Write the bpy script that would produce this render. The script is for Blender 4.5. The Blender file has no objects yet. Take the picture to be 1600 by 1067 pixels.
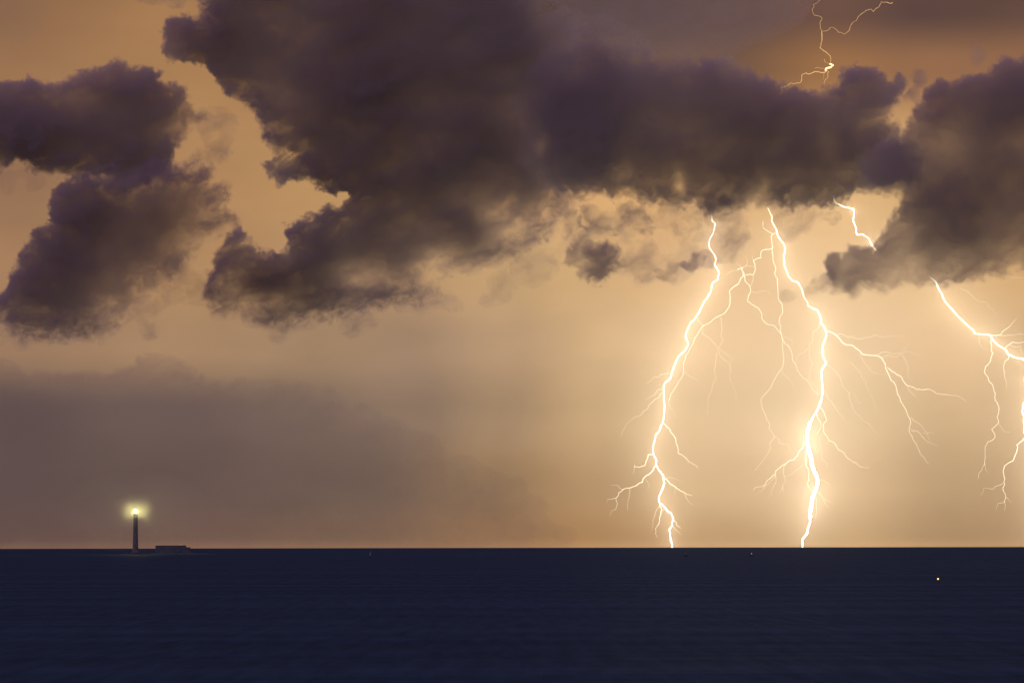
import bpy, math, random
import numpy as np
from mathutils import Vector, Matrix

# ------------------------------------------------------------------ scene, camera, world, light
sc = bpy.context.scene
COL = sc.collection
R_EARTH = 6371000.0
CAM_H = 20.0
PX = 36.0 / 135.0 / 1600.0                 # radians per photograph pixel

cd = bpy.data.cameras.new("camera")
cam = bpy.data.objects.new("camera", cd)
COL.objects.link(cam)
cd.lens = 135.0
cd.sensor_width = 36.0
cd.clip_start = 1.0
cd.clip_end = 200000.0
PITCH = 0.0511
ROLL = -0.00187
cam.matrix_world = (Matrix.Translation((0, 0, CAM_H)) @ Matrix.Rotation(math.pi / 2 + PITCH, 4, 'X')
                    @ Matrix.Rotation(ROLL, 4, 'Z'))
sc.camera = cam
CM = cam.matrix_world.copy()
CM3 = np.array(CM.to_3x3())

sc.view_settings.view_transform = 'Standard'
sc.view_settings.look = 'None'
sc.view_settings.exposure = 0.0
sc.view_settings.gamma = 1.0
sc.cycles.max_bounces = 6
sc.cycles.volume_bounces = 0
sc.cycles.volume_step_rate = 0.2
sc.cycles.transparent_max_bounces = 96
sc.cycles.use_denoising = True
sc.cycles.sample_clamp_indirect = 3.0
sc.cycles.sample_clamp_direct = 40.0


def ray(px, py):
    """world direction (numpy, y = 1) of a photograph pixel"""
    px = np.asarray(px, float); py = np.asarray(py, float)
    d = np.stack([(px - 800.0) * PX, (533.5 - py) * PX, -np.ones_like(px)], -1) @ CM3.T
    return d / d[..., 1:2]


def at(px, py, Y):
    d = ray(px, py)
    p = d * np.asarray(Y, float)[..., None] if np.ndim(Y) else d * Y
    p[..., 2] += CAM_H
    return p


def lin(c):
    out = []
    for v in c:
        v /= 255.0
        out.append(v / 12.92 if v <= 0.04045 else ((v + 0.055) / 1.055) ** 2.4)
    return (*out, 1.0)


def az_el(px, py):
    d = ray(px, py)
    az = math.atan2(d[0], d[1])
    el = math.atan2(d[2], math.hypot(d[0], d[1]))
    return math.degrees(az), math.degrees(el)


# the sky: storm sky lit by the flashes inside the far rain, rows of elevation with colours along the azimuth
SKY_ROWS = [
    (-60, [(0, (128, 96, 75)), (220, (150, 112, 79)), (400, (120, 90, 74)), (800, (82, 62, 60)), (1100, (90, 66, 60)), (1300, (100, 72, 62)), (1600, (88, 64, 58))]),
    (25, [(0, (140, 104, 78)), (110, (154, 113, 79)), (250, (168, 124, 83)), (500, (140, 105, 78)), (800, (88, 68, 62)), (1000, (89, 69, 66)), (1150, (100, 75, 67)), (1300, (110, 80, 67)), (1430, (96, 71, 64)), (1600, (102, 75, 64))]),
    (110, [(0, (156, 115, 81)), (330, (176, 131, 87)), (600, (160, 118, 86)), (900, (106, 81, 70)), (1120, (117, 88, 72)), (1290, (160, 114, 75)), (1450, (150, 107, 76)), (1600, (146, 104, 74))]),
    (270, [(0, (150, 112, 84)), (340, (180, 136, 93)), (500, (190, 146, 97)), (800, (194, 147, 104)), (1050, (222, 172, 112)), (1350, (226, 178, 118)), (1600, (200, 152, 100))]),
    (420, [(0, (164, 124, 91)), (340, (176, 135, 94)), (600, (186, 146, 106)), (800, (204, 165, 118)), (900, (218, 176, 124)), (1080, (222, 174, 120)), (1350, (234, 188, 130)), (1600, (214, 168, 110))]),
    (540, [(0, (156, 122, 95)), (300, (173, 137, 104)), (500, (168, 136, 106)), (650, (162, 132, 106)), (800, (184, 150, 116)), (950, (215, 176, 128)), (1120, (224, 182, 132)), (1330, (230, 190, 140)), (1500, (222, 178, 125)), (1600, (212, 170, 120))]),
    (640, [(0, (104, 86, 80)), (250, (117, 97, 86)), (480, (130, 108, 92)), (650, (142, 117, 98)), (780, (166, 136, 106)), (930, (206, 168, 122)), (1120, (222, 182, 132)), (1330, (226, 187, 136)), (1480, (210, 169, 118)), (1600, (200, 160, 115))]),
    (760, [(0, (101, 83, 76)), (300, (111, 91, 79)), (560, (122, 101, 84)), (760, (152, 121, 90)), (930, (184, 145, 102)), (1120, (204, 162, 112)), (1330, (206, 163, 112)), (1480, (182, 144, 98)), (1600, (178, 139, 95))]),
    (838, [(0, (113, 88, 77)), (300, (119, 93, 78)), (560, (129, 101, 80)), (760, (152, 116, 83)), (930, (172, 130, 86)), (1120, (182, 138, 88)), (1330, (190, 147, 94)), (1480, (168, 130, 86)), (1600, (166, 127, 86))]),
    (856, [(0, (130, 99, 81)), (560, (146, 110, 84)), (1120, (194, 148, 98)), (1330, (200, 154, 100)), (1600, (176, 135, 92))]),
]
FALLBACK = lin((118, 88, 114))

world = bpy.data.worlds.new("World")
sc.world = world
world.use_nodes = True
wn, wl = world.node_tree.nodes, world.node_tree.links
wn.clear()


def wmath(op, a, b=None, c=None):
    n = wn.new("ShaderNodeMath"); n.operation = op
    for i, v in enumerate((a, b, c)):
        if v is None: continue
        if isinstance(v, (int, float)): n.inputs[i].default_value = v
        else: wl.new(v, n.inputs[i])
    return n.outputs[0]


def wmap(v, a, b, lo=0.0, hi=1.0, kind='SMOOTHSTEP'):
    n = wn.new("ShaderNodeMapRange"); n.interpolation_type = kind
    wl.new(v, n.inputs[0])
    for i, x in enumerate((a, b, lo, hi)): n.inputs[i + 1].default_value = x
    return n.outputs[0]


def wmix(f, a, b):
    n = wn.new("ShaderNodeMix"); n.data_type = 'RGBA'
    wl.new(f, n.inputs[0])
    for i, v in ((6, a), (7, b)):
        if isinstance(v, tuple): n.inputs[i].default_value = v
        else: wl.new(v, n.inputs[i])
    return n.outputs[2]


tc = wn.new("ShaderNodeTexCoord")
sep = wn.new("ShaderNodeSeparateXYZ"); wl.new(tc.outputs["Generated"], sep.inputs[0])
AZ = wmath('MULTIPLY', wmath('ARCTAN2', sep.outputs[0], sep.outputs[1]), 57.29578)
EL = wmath('MULTIPLY', wmath('ARCSINE', sep.outputs[2]), 57.29578)
AZ_LIM = 8.5
azf = wmap(AZ, -AZ_LIM, AZ_LIM, kind='LINEAR')
sky = None
prev_el = None
for py, stops in reversed(SKY_ROWS):
    rmp = wn.new("ShaderNodeValToRGB"); cr = rmp.color_ramp; cr.interpolation = 'EASE'
    wl.new(azf, rmp.inputs[0])
    while len(cr.elements) > 1: cr.elements.remove(cr.elements[-1])
    for k, (px, c) in enumerate(stops):
        a, _ = az_el(px, py)
        pos = (a + AZ_LIM) / (2 * AZ_LIM)
        e = cr.elements[0] if k == 0 else cr.elements.new(pos)
        e.position = pos; e.color = lin(c)
    _, el = az_el(800, py)
    if sky is None: sky = rmp.outputs[0]
    else: sky = wmix(wmap(EL, prev_el, el), sky, rmp.outputs[0])
    prev_el = el
# soft unevenness of the far rain
nz = wn.new("ShaderNodeTexNoise"); nz.inputs["Scale"].default_value = 22.0; nz.inputs["Detail"].default_value = 5.0
mp = wn.new("ShaderNodeMapping"); mp.inputs["Scale"].default_value = (1.0, 1.0, 2.2)
wl.new(tc.outputs["Generated"], mp.inputs[0]); wl.new(mp.outputs[0], nz.inputs["Vector"])
un = wmap(nz.outputs[0], 0.25, 0.75, 0.87, 1.09, 'LINEAR')
scl = wn.new("ShaderNodeVectorMath"); scl.operation = 'SCALE'
wl.new(sky, scl.inputs[0]); wl.new(un, scl.inputs[3])
absaz = wmath('ABSOLUTE', AZ)
fade = wmath('MULTIPLY', wmap(absaz, 8.0, 24.0, 1.0, 0.0), wmap(EL, 8.6, 16.0, 1.0, 0.0))
sky = wmix(fade, FALLBACK, scl.outputs[0])
# a trace of plain sky, its sun given the fill lamp's angles
nish = wn.new("ShaderNodeTexSky"); nish.sky_type = 'NISHITA'; nish.sun_disc = False
FILL_EL, FILL_AZ = math.radians(24.0), math.radians(205.0)
nish.sun_elevation = FILL_EL; nish.sun_rotation = FILL_AZ
add = wn.new("ShaderNodeVectorMath"); add.operation = 'MULTIPLY_ADD'
wl.new(nish.outputs[0], add.inputs[0]); add.inputs[1].default_value = (0.0004, 0.0004, 0.0004)
wl.new(sky, add.inputs[2])
bg = wn.new("ShaderNodeBackground"); wl.new(add.outputs[0], bg.inputs[0]); bg.inputs[1].default_value = 1.0
wo = wn.new("ShaderNodeOutputWorld"); wl.new(bg.outputs[0], wo.inputs[0])

# violet sun lamp added behind the camera to front-light clouds and sea
sl = bpy.data.lights.new("front_fill", 'SUN')
sl.energy = 0.47; sl.angle = math.radians(0.5); sl.color = (1.0, 0.79, 1.0)
so = bpy.data.objects.new("front_fill", sl); COL.objects.link(so)
sd = Vector((math.sin(FILL_AZ) * math.cos(FILL_EL), math.cos(FILL_AZ) * math.cos(FILL_EL), math.sin(FILL_EL)))
so.rotation_euler = (-sd).to_track_quat('-Z', 'Y').to_euler()


# ------------------------------------------------------------------ helpers
def material(name):
    m = bpy.data.materials.new(name); m.use_nodes = True
    m.node_tree.nodes.clear()
    return m, m.node_tree.nodes, m.node_tree.links


def paint(name, color, rough=0.7, noise=0.25, scale=0.4, metallic=0.0):
    m, n, l = material(name)
    o = n.new("ShaderNodeOutputMaterial"); p = n.new("ShaderNodeBsdfPrincipled")
    t = n.new("ShaderNodeTexCoord"); z = n.new("ShaderNodeTexNoise")
    z.inputs["Scale"].default_value = scale; z.inputs["Detail"].default_value = 6.0
    r = n.new("ShaderNodeValToRGB")
    r.color_ramp.elements[0].position = 0.3; r.color_ramp.elements[1].position = 0.7
    r.color_ramp.elements[0].color = (*[c * (1 - noise) for c in color], 1)
    r.color_ramp.elements[1].color = (*[min(1, c * (1 + noise)) for c in color], 1)
    l.new(t.outputs["Object"], z.inputs["Vector"]); l.new(z.outputs[0], r.inputs[0]); l.new(r.outputs[0], p.inputs["Base Color"])
    p.inputs["Roughness"].default_value = rough; p.inputs["Metallic"].default_value = metallic
    p.inputs["Specular IOR Level"].default_value = 0.2
    l.new(p.outputs[0], o.inputs["Surface"])
    return m


def glow(name, color, strength, lights=True):
    m, n, l = material(name)
    o = n.new("ShaderNodeOutputMaterial"); e = n.new("ShaderNodeEmission")
    e.inputs[0].default_value = (*color, 1); e.inputs[1].default_value = strength
    l.new(e.outputs[0], o.inputs["Surface"])
    m.cycles.emission_sampling = 'FRONT' if lights else 'NONE'
    return m


def mesh_object(name, verts, faces, mat, parent=None, smooth=False):
    me = bpy.data.meshes.new(name)
    me.from_pydata([tuple(map(float, v)) for v in verts], [], faces)
    me.materials.append(mat)
    if smooth: me.polygons.foreach_set("use_smooth", [True] * len(me.polygons))
    me.update()
    o = bpy.data.objects.new(name, me); COL.objects.link(o)
    if parent is not None: o.parent = parent
    return o


def quad_object(name, co, quads, mat, parent=None, smooth=False):
    """fast mesh from numpy arrays (quads, corner indices may repeat for none)"""
    me = bpy.data.meshes.new(name)
    me.vertices.add(len(co)); me.vertices.foreach_set("co", co.astype(np.float32).ravel())
    nq = len(quads)
    me.loops.add(nq * 4); me.loops.foreach_set("vertex_index", quads.astype(np.int32).ravel())
    me.polygons.add(nq)
    me.polygons.foreach_set("loop_start", np.arange(0, nq * 4, 4, dtype=np.int32))
    me.polygons.foreach_set("loop_total", np.full(nq, 4, np.int32))
    if smooth: me.polygons.foreach_set("use_smooth", np.ones(nq, bool))
    me.materials.append(mat)
    me.update(calc_edges=True); me.validate()
    o = bpy.data.objects.new(name, me); COL.objects.link(o)
    if parent is not None: o.parent = parent
    return o


def tag(o, label=None, cat=None, group=None, kind=None):
    if label: o["label"] = label
    if cat: o["category"] = cat
    if group: o["group"] = group
    if kind: o["kind"] = kind
    return o


def empty(name, loc, label, cat, group=None):
    o = bpy.data.objects.new(name, None); COL.objects.link(o)
    o.empty_display_size = 1.0; o.location = loc
    return tag(o, label, cat, group)


# numpy noise ------------------------------------------------------
def _grad(seed, n=512):
    rs = np.random.RandomState(seed)
    a = rs.uniform(0, 2 * math.pi, (n, n))
    return np.cos(a), np.sin(a)


_GR = {}


def perlin(x, y, seed):
    if seed not in _GR: _GR[seed] = _grad(seed)
    gx, gy = _GR[seed]
    n = gx.shape[0]
    xi = np.floor(x).astype(int); yi = np.floor(y).astype(int)
    fx = x - xi; fy = y - yi
    u = fx * fx * fx * (fx * (fx * 6 - 15) + 10); v = fy * fy * fy * (fy * (fy * 6 - 15) + 10)

    def g(i, j):
        a = (xi + i) % n; b = (yi + j) % n
        return gx[a, b] * (fx - i) + gy[a, b] * (fy - j)
    return ((g(0, 0) * (1 - u) + g(1, 0) * u) * (1 - v) + (g(0, 1) * (1 - u) + g(1, 1) * u) * v) * 1.5


def fbm(x, y, scale, seed, octaves=5, gain=0.5, billow=False):
    s = 0; a = 1.0; tot = 0
    x = x / scale; y = y / scale
    for k in range(octaves):
        p = perlin(x, y, seed + k)
        if billow: p = 1.0 - 2.6 * np.abs(p)
        s = s + a * p; tot += a
        x = x * 2.03 + 17.3; y = y * 2.03 - 9.1; a *= gain
    return s / tot


# ------------------------------------------------------------------ the sea
def sea():
    m, n, l = material("night_sea")
    o = n.new("ShaderNodeOutputMaterial"); p = n.new("ShaderNodeBsdfPrincipled")
    p.inputs["Roughness"].default_value = 0.7
    p.inputs["Specular IOR Level"].default_value = 0.012
    p.inputs["IOR"].default_value = 1.33
    t = n.new("ShaderNodeTexCoord")

    def wave(sx, sy, detail):
        mpn = n.new("ShaderNodeMapping"); mpn.inputs["Scale"].default_value = (sx, sy, 1)
        mpn.inputs["Rotation"].default_value = (0, 0, math.radians(4))
        z = n.new("ShaderNodeTexNoise"); z.inputs["Scale"].default_value = 1.0; z.inputs["Detail"].default_value = detail
        l.new(t.outputs["Object"], mpn.inputs[0]); l.new(mpn.outputs[0], z.inputs["Vector"])
        return z.outputs[0]
    w1 = wave(0.016, 0.11, 6.0)      # chop
    w2 = wave(0.0022, 0.016, 4.0)    # long swell and wind streaks
    w3 = wave(0.28, 0.022, 5.0)       # wavelets, also painted lighter and darker into the colour
    a3 = n.new("ShaderNodeMath"); a3.operation = 'MULTIPLY_ADD'
    l.new(w3, a3.inputs[0]); a3.inputs[1].default_value = 0.5; l.new(w1, a3.inputs[2])
    ad = n.new("ShaderNodeMath"); ad.operation = 'MULTIPLY_ADD'
    l.new(w2, ad.inputs[0]); ad.inputs[1].default_value = 3.0; l.new(a3.outputs[0], ad.inputs[2])
    b = n.new("ShaderNodeBump"); b.inputs["Strength"].default_value = 1.0; b.inputs["Distance"].default_value = 1.6
    l.new(ad.outputs[0], b.inputs["Height"]); l.new(b.outputs[0], p.inputs["Normal"])
    r = n.new("ShaderNodeValToRGB")  # shading of swell and ripples put into the base colour
    r.color_ramp.elements[0].position = 0.38; r.color_ramp.elements[1].position = 0.66
    r.color_ramp.elements[0].color = (0.016, 0.047, 0.080, 1)
    r.color_ramp.elements[1].color = (0.030, 0.078, 0.134, 1)
    mixn = n.new("ShaderNodeMix"); mixn.inputs[0].default_value = 0.5
    l.new(w2, mixn.inputs[2]); l.new(w3, mixn.inputs[3])
    l.new(mixn.outputs[0], r.inputs[0]); l.new(r.outputs[0], p.inputs["Base Color"])
    l.new(p.outputs[0], o.inputs["Surface"])
    nseg = 1440
    rr = np.concatenate([[5.0], np.geomspace(40, 60000, 150)])
    ang = np.linspace(0, 2 * math.pi, nseg, endpoint=False)
    X = rr[:, None] * np.sin(ang)[None]; Y = rr[:, None] * np.cos(ang)[None]
    Z = np.repeat((-rr ** 2 / (2 * R_EARTH))[:, None], nseg, 1)
    co = np.stack([X, Y, Z], -1).reshape(-1, 3)
    i = np.arange(len(rr) - 1)[:, None] * nseg; j = np.arange(nseg)[None]; j2 = (j + 1) % nseg
    q = np.stack([i + j, i + nseg + j, i + nseg + j2, i + j2], -1).reshape(-1, 4)
    ob = quad_object("sea", co, q, m, smooth=True)
    tag(ob, "dark navy night sea reaching to a sharp level horizon", "sea", kind="structure")


sea()


def sea_z(x, y):
    return -(x * x + y * y) / (2 * R_EARTH)


# ------------------------------------------------------------------ storm clouds
SIGMA = 1.0 / 150.0


def cloud_material(name, sigma, albedo, g):
    m, n, l = material(name)
    o = n.new("ShaderNodeOutputMaterial")
    v = n.new("ShaderNodeVolumePrincipled")
    v.inputs["Color"].default_value = (*albedo, 1)
    v.inputs["Absorption Color"].default_value = (0, 0, 0, 1)
    v.inputs["Density"].default_value = sigma
    v.inputs["Anisotropy"].default_value = g
    l.new(v.outputs[0], o.inputs["Volume"])
    t = n.new("ShaderNodeBsdfTransparent"); d = n.new("ShaderNodeBsdfDiffuse")
    d.inputs[0].default_value = (*[a * 0.8 for a in albedo], 1)
    mx = n.new("ShaderNodeMixShader"); mx.inputs[0].default_value = 0.01   # droplets at the very skin of the cloud
    l.new(t.outputs[0], mx.inputs[1]); l.new(d.outputs[0], mx.inputs[2])
    l.new(mx.outputs[0], o.inputs["Surface"])
    return m


CLOUD = cloud_material("storm_cloud", SIGMA, (0.95, 0.865, 0.915), 0.2)


def seg_sdf(px, py, poly):
    """signed distance (positive inside) to a polygon and the softness of its nearest edge"""
    best = np.full(px.shape, 1e9); soft = np.zeros(px.shape); inside = np.zeros(px.shape, bool)
    acc = np.zeros(px.shape); wacc = np.zeros(px.shape)
    n = len(poly)
    for i in range(n):
        x0, y0, w0 = poly[i]; x1, y1, w1 = poly[(i + 1) % n]
        dx, dy = x1 - x0, y1 - y0
        t = np.clip(((px - x0) * dx + (py - y0) * dy) / max(dx * dx + dy * dy, 1e-6), 0, 1)
        d = np.hypot(px - x0 - t * dx, py - y0 - t * dy)
        wt = math.hypot(dx, dy) / (d + 3.0) ** 4
        acc += wt * (w0 + (w1 - w0) * t); wacc += wt
        best = np.minimum(best, d)
        cond = (y0 > py) != (y1 > py)
        xc = x0 + (py - y0) * dx / (dy if abs(dy) > 1e-9 else 1e-9)
        inside ^= cond & (px < xc)
    return np.where(inside, best, -best), acc / wacc


def cloud(label, Y, poly, tau, seed, thick=(), thin=(), wisp=0.0, mod=0.3, step=2.0, rough=1.0, low=0.05,
          sigma_mat=CLOUD, sigma=SIGMA, torn=1.0, name="storm_cloud"):
    P = np.array(poly, float)
    mg = 50
    xs = np.arange(max(P[:, 0].min() - mg, -160), min(P[:, 0].max() + mg, 1760) + step, step)
    ys = np.arange(max(P[:, 1].min() - mg, -110), min(P[:, 1].max() + mg, 900) + step, step)
    X, Yp = np.meshgrid(xs, ys, indexing='ij')
    wx = X + 12 * fbm(X, Yp, 190, seed + 13, 2) + 10 * fbm(X, Yp, 75, seed + 11, 4) + 5 * rough * fbm(X, Yp, 24, seed + 31, 4)
    wy = Yp + 10 * fbm(X, Yp, 75, seed + 21, 4) + 5 * rough * fbm(X, Yp, 24, seed + 41, 4)
    d, w = seg_sdf(wx, wy, poly)
    bil = fbm(wx, wy, 46, seed + 51, 6, 0.55, billow=True)
    fine = fbm(wx, wy, 17, seed + 71, 4, 0.72)
    d = d + rough * (7.0 * bil + 8.0 * fine) + 0.32 * np.minimum(w, 60) * fbm(wx, wy, 70, seed + 61, 5)
    t = np.clip((d / w + 0.62) / 1.7 + rough * (0.16 * fine + 0.10 * bil), 0, 1)
    s = t * t * (3 - 2 * t)
    # the far softness of the body: thick in the middle, thinner towards the rim
    body = 1.0 - (0.12 + 0.40 * np.clip((w - 6) / 30.0, 0, 1)) * (1 - np.clip(d / 70.0, 0, 1))
    od = tau * body * (1.0 + mod * 1.5 * fbm(wx, wy, 150, seed + 81, 4) + mod * 1.5 * fbm((wx * 0.93 - wy * 0.37) * 0.55, wx * 0.37 + wy * 0.93, 48, seed + 91, 6, 0.62))
    for (bx, by, rx, ry, a) in list(thick) + list(thin):
        q = ((wx - bx) / rx) ** 2 + ((wy - by) / ry) ** 2
        od = od + a * np.exp(-q) * (1.0 + 0.5 * bil)
    od = np.maximum(od, 0.0) * s
    ca, sa = math.cos(math.radians(-22)), math.sin(math.radians(-22))
    qx = wx + 16 * fbm(X, Yp, 60, seed + 161, 4); qy = wy + 10 * fbm(X, Yp, 45, seed + 171, 4)
    su, sv = (qx * ca + qy * sa) * 0.5, (-qx * sa + qy * ca)
    tear = fbm(su, sv, 32, seed + 151, 6, 0.66)
    edge = np.clip(1.0 - d / 60.0, 0, 1) * np.clip(w / 12.0, 0.35, 1.0)
    od = od * np.clip(1.0 + torn * edge * (2.6 * tear - 0.10), 0.0, 1.9)
    if wisp > 0:
        f = fbm(wx + 20 * fbm(X, Yp, 60, seed + 5, 3), wy, 58, seed + 101, 6, 0.58)
        od = od * np.clip(0.5 + wisp * 2.2 * f, 0, 2.2)
    od = np.maximum(od - low, 0.0)
    k = 6                                  # drop specks that float free of the cloud
    bl = np.pad(od, k, mode='edge'); bl = np.cumsum(np.cumsum(np.pad(bl, ((1, 0), (1, 0))), 0), 1)
    n = 2 * k + 1
    bl = (bl[n:, n:] - bl[:-n, n:] - bl[n:, :-n] + bl[:-n, :-n]) / n ** 2
    od = np.where(bl > 0.05 + 0.06 * min(tau, 1.0), od, 0.0)
    keepv = od > 0
    # closed shell: a back and a front sheet that meet along the rim
    h = od / sigma
    mid = 260 * fbm(X, Yp, 300, seed + 131, 3)
    lump = 0.12 * fbm(X, Yp, 60, seed + 141, 4)
    front = at(X, Yp, Y + mid - h * (0.5 + lump))
    back = at(X, Yp, Y + mid + h * (0.5 - lump))
    nx, ny = X.shape
    idx = np.arange(nx * ny).reshape(nx, ny)
    cell = keepv[:-1, :-1] | keepv[1:, :-1] | keepv[:-1, 1:] | keepv[1:, 1:]
    a = idx[:-1, :-1][cell]; b = idx[1:, :-1][cell]; c = idx[1:, 1:][cell]; e = idx[:-1, 1:][cell]
    kf = keepv.ravel()
    off = nx * ny
    bk = lambda v: np.where(kf[v], v + off, v)
    q1 = np.stack([e, c, b, a], -1)
    q2 = np.stack([bk(a), bk(b), bk(c), bk(e)], -1)
    quads = np.concatenate([q1, q2])
    co = np.concatenate([front.reshape(-1, 3), back.reshape(-1, 3)])
    used = np.unique(quads)
    remap = np.zeros(len(co), int); remap[used] = np.arange(len(used))
    ob = quad_object(name, co[used], remap[quads], sigma_mat, smooth=False)
    tag(ob, label, "cloud", "storm clouds over the sea")
    return ob


A = [(-140, 125, 8), (0, 127, 8), (35, 125, 8), (60, 130, 10), (90, 132, 14), (105, 122, 12), (120, 115, 10), (140, 108, 8), (160, 101, 7), (185, 100, 7),
     (205, 106, 8), (225, 112, 8), (245, 118, 8), (240, 126, 10), (262, 138, 8), (283, 134, 7), (292, 146, 8), (300, 160, 12), (312, 172, 14), (325, 180, 16),
     (310, 192, 22), (298, 208, 24), (278, 217, 22), (270, 230, 12), (268, 250, 10), (265, 268, 16), (245, 284, 18), (200, 292, 18), (165, 280, 16),
     (120, 265, 16), (60, 262, 16), (20, 255, 16), (0, 262, 20), (-140, 268, 20)]
cloud("dark purple cloud touching the left edge of the photo, above the slanting cloud", 20500, A, 2.6, 100, torn=.7,
      thick=[(15, 205, 110, 60, 1.1), (195, 135, 38, 20, 0.9), (225, 255, 50, 28, 1.3), (60, 250, 90, 30, .5)], thin=[(120, 148, 40, 22, -0.9), (285, 190, 40, 30, -.5)])

B = [(125, 275, 10), (102, 281, 7), (95, 290, 6), (90, 305, 6), (84, 325, 6), (85, 345, 6), (60, 370, 7), (55, 385, 7), (42, 395, 7), (35, 420, 7), (20, 445, 8),
     (5, 465, 8), (-10, 482, 14), (15, 500, 18), (40, 522, 22), (100, 528, 26), (160, 515, 32), (210, 490, 40), (230, 455, 40), (265, 438, 36), (300, 415, 34),
     (322, 385, 26), (345, 362, 24), (362, 340, 20), (358, 310, 24), (350, 285, 26), (330, 268, 26), (300, 258, 26), (260, 258, 24), (200, 270, 20), (160, 270, 20)]
cloud("slanting dark cloud hanging at lower left over the lighthouse, paler on its right flank", 20000, B, 2.1, 200,
      thick=[(105, 350, 70, 60, 1.5), (70, 440, 60, 60, 1.1), (200, 300, 90, 40, .5)], thin=[(300, 360, 60, 45, -.8), (210, 470, 60, 40, -.8)])
cloud("faint brown veil between two dark clouds at the far left edge", 20800,
      [(-140, 258, 26), (0, 258, 22), (92, 262, 20), (96, 290, 20), (55, 326, 22), (25, 322, 24), (-140, 300, 26)], 0.5, 260, wisp=.3)
cloud("thin brown wisps in the amber gap between left cloud and central cloud", 20900,
      [(296, 172, 18), (345, 158, 18), (372, 175, 14), (395, 205, 12), (385, 235, 14), (345, 262, 18), (315, 270, 18), (300, 230, 18)], 0.62, 270, wisp=.8, rough=1.6)

Cc = [(300, -90, 14), (310, 0, 14), (312, 20, 10), (300, 28, 10), (285, 22, 8), (262, 38, 7), (255, 50, 7), (260, 65, 7), (258, 80, 8), (272, 92, 8), (300, 96, 7),
      (318, 105, 6), (330, 118, 6), (340, 132, 6), (346, 150, 7), (368, 160, 14), (388, 168, 12), (400, 185, 12), (410, 205, 12), (430, 225, 12), (450, 240, 14),
      (440, 243, 8), (424, 250, 6), (418, 262, 6), (424, 275, 7), (438, 285, 8), (452, 272, 10), (475, 280, 10), (500, 288, 8), (515, 298, 8), (540, 302, 6),
      (547, 313, 7), (520, 325, 9), (500, 333, 9), (480, 342, 8), (462, 350, 6), (450, 355, 6), (447, 365, 7), (450, 378, 8), (440, 388, 7), (425, 396, 7),
      (405, 393, 8), (400, 378, 9), (385, 365, 8), (370, 358, 8), (362, 370, 9), (345, 390, 7), (335, 408, 7), (340, 420, 7), (330, 440, 8), (328, 470, 14),
      (335, 488, 18), (380, 502, 20), (440, 508, 20), (500, 498, 16), (540, 490, 16), (580, 480, 18), (620, 475, 20), (660, 468, 18), (690, 455, 20),
      (720, 440, 20), (750, 425, 22), (785, 410, 22), (820, 395, 20), (845, 380, 16), (858, 370, 16), (870, 352, 20), (890, 330, 26), (895, 300, 30),
      (950, 280, 40), (1000, 200, 60), (960, 120, 80), (900, 60, 90), (860, 0, 100), (820, -90, 100)]
cloud("huge dark central cloud with ragged amber-lit left edge, filling the upper middle", 21000, Cc, 2.7, 300,
      thick=[(560, 135, 60, 30, .9), (620, 240, 120, 90, .8), (470, 380, 50, 40, .9), (480, 440, 50, 40, .5), (700, 60, 120, 60, .4), (330, 60, 60, 40, .4), (715, 350, 45, 28, .8)],
      thin=[(800, 340, 75, 45, -1.6), (690, 430, 120, 40, -1.4), (450, 480, 110, 26, -.8), (560, 430, 60, 30, -.6), (460, 80, 70, 60, -.4), (845, 232, 14, 20, -1.0), (370, 450, 40, 40, -.4)], mod=.34)

D = [(940, 40, 60), (1010, 92, 30), (1050, 100, 24), (1062, 96, 18), (1085, 105, 20), (1100, 98, 16), (1130, 96, 16), (1155, 108, 14), (1180, 120, 12), (1205, 128, 10),
     (1225, 140, 8), (1260, 143, 8), (1280, 145, 8), (1300, 138, 14), (1322, 132, 12), (1325, 112, 8), (1340, 105, 7), (1365, 103, 7), (1372, 114, 8), (1380, 125, 10),
     (1398, 122, 8), (1405, 132, 9), (1395, 150, 12), (1385, 165, 16), (1380, 190, 20), (1400, 212, 18), (1450, 245, 34), (1430, 285, 22), (1360, 296, 16),
     (1335, 296, 10), (1325, 307, 10), (1300, 318, 10), (1250, 318, 14), (1200, 318, 16), (1150, 320, 16), (1110, 325, 14), (1080, 318, 14), (1050, 314, 14),
     (1000, 306, 14), (950, 302, 14), (905, 304, 16), (860, 290, 30), (820, 240, 60), (830, 150, 70), (880, 90, 70)]
cloud("broad flat-based dark cloud from which the lightning hangs, below the top bolt", 20400, D, 2.9, 400,
      thin=[(1062, 290, 10, 26, -1.3), (1290, 215, 18, 70, -.5), (850, 230, 14, 20, -1.0), (1190, 300, 14, 22, -1.0), (1110, 220, 60, 40, -.3)],
      thick=[(1000, 230, 110, 40, .5), (1150, 180, 90, 40, .4)], mod=.25, torn=.6)

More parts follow.
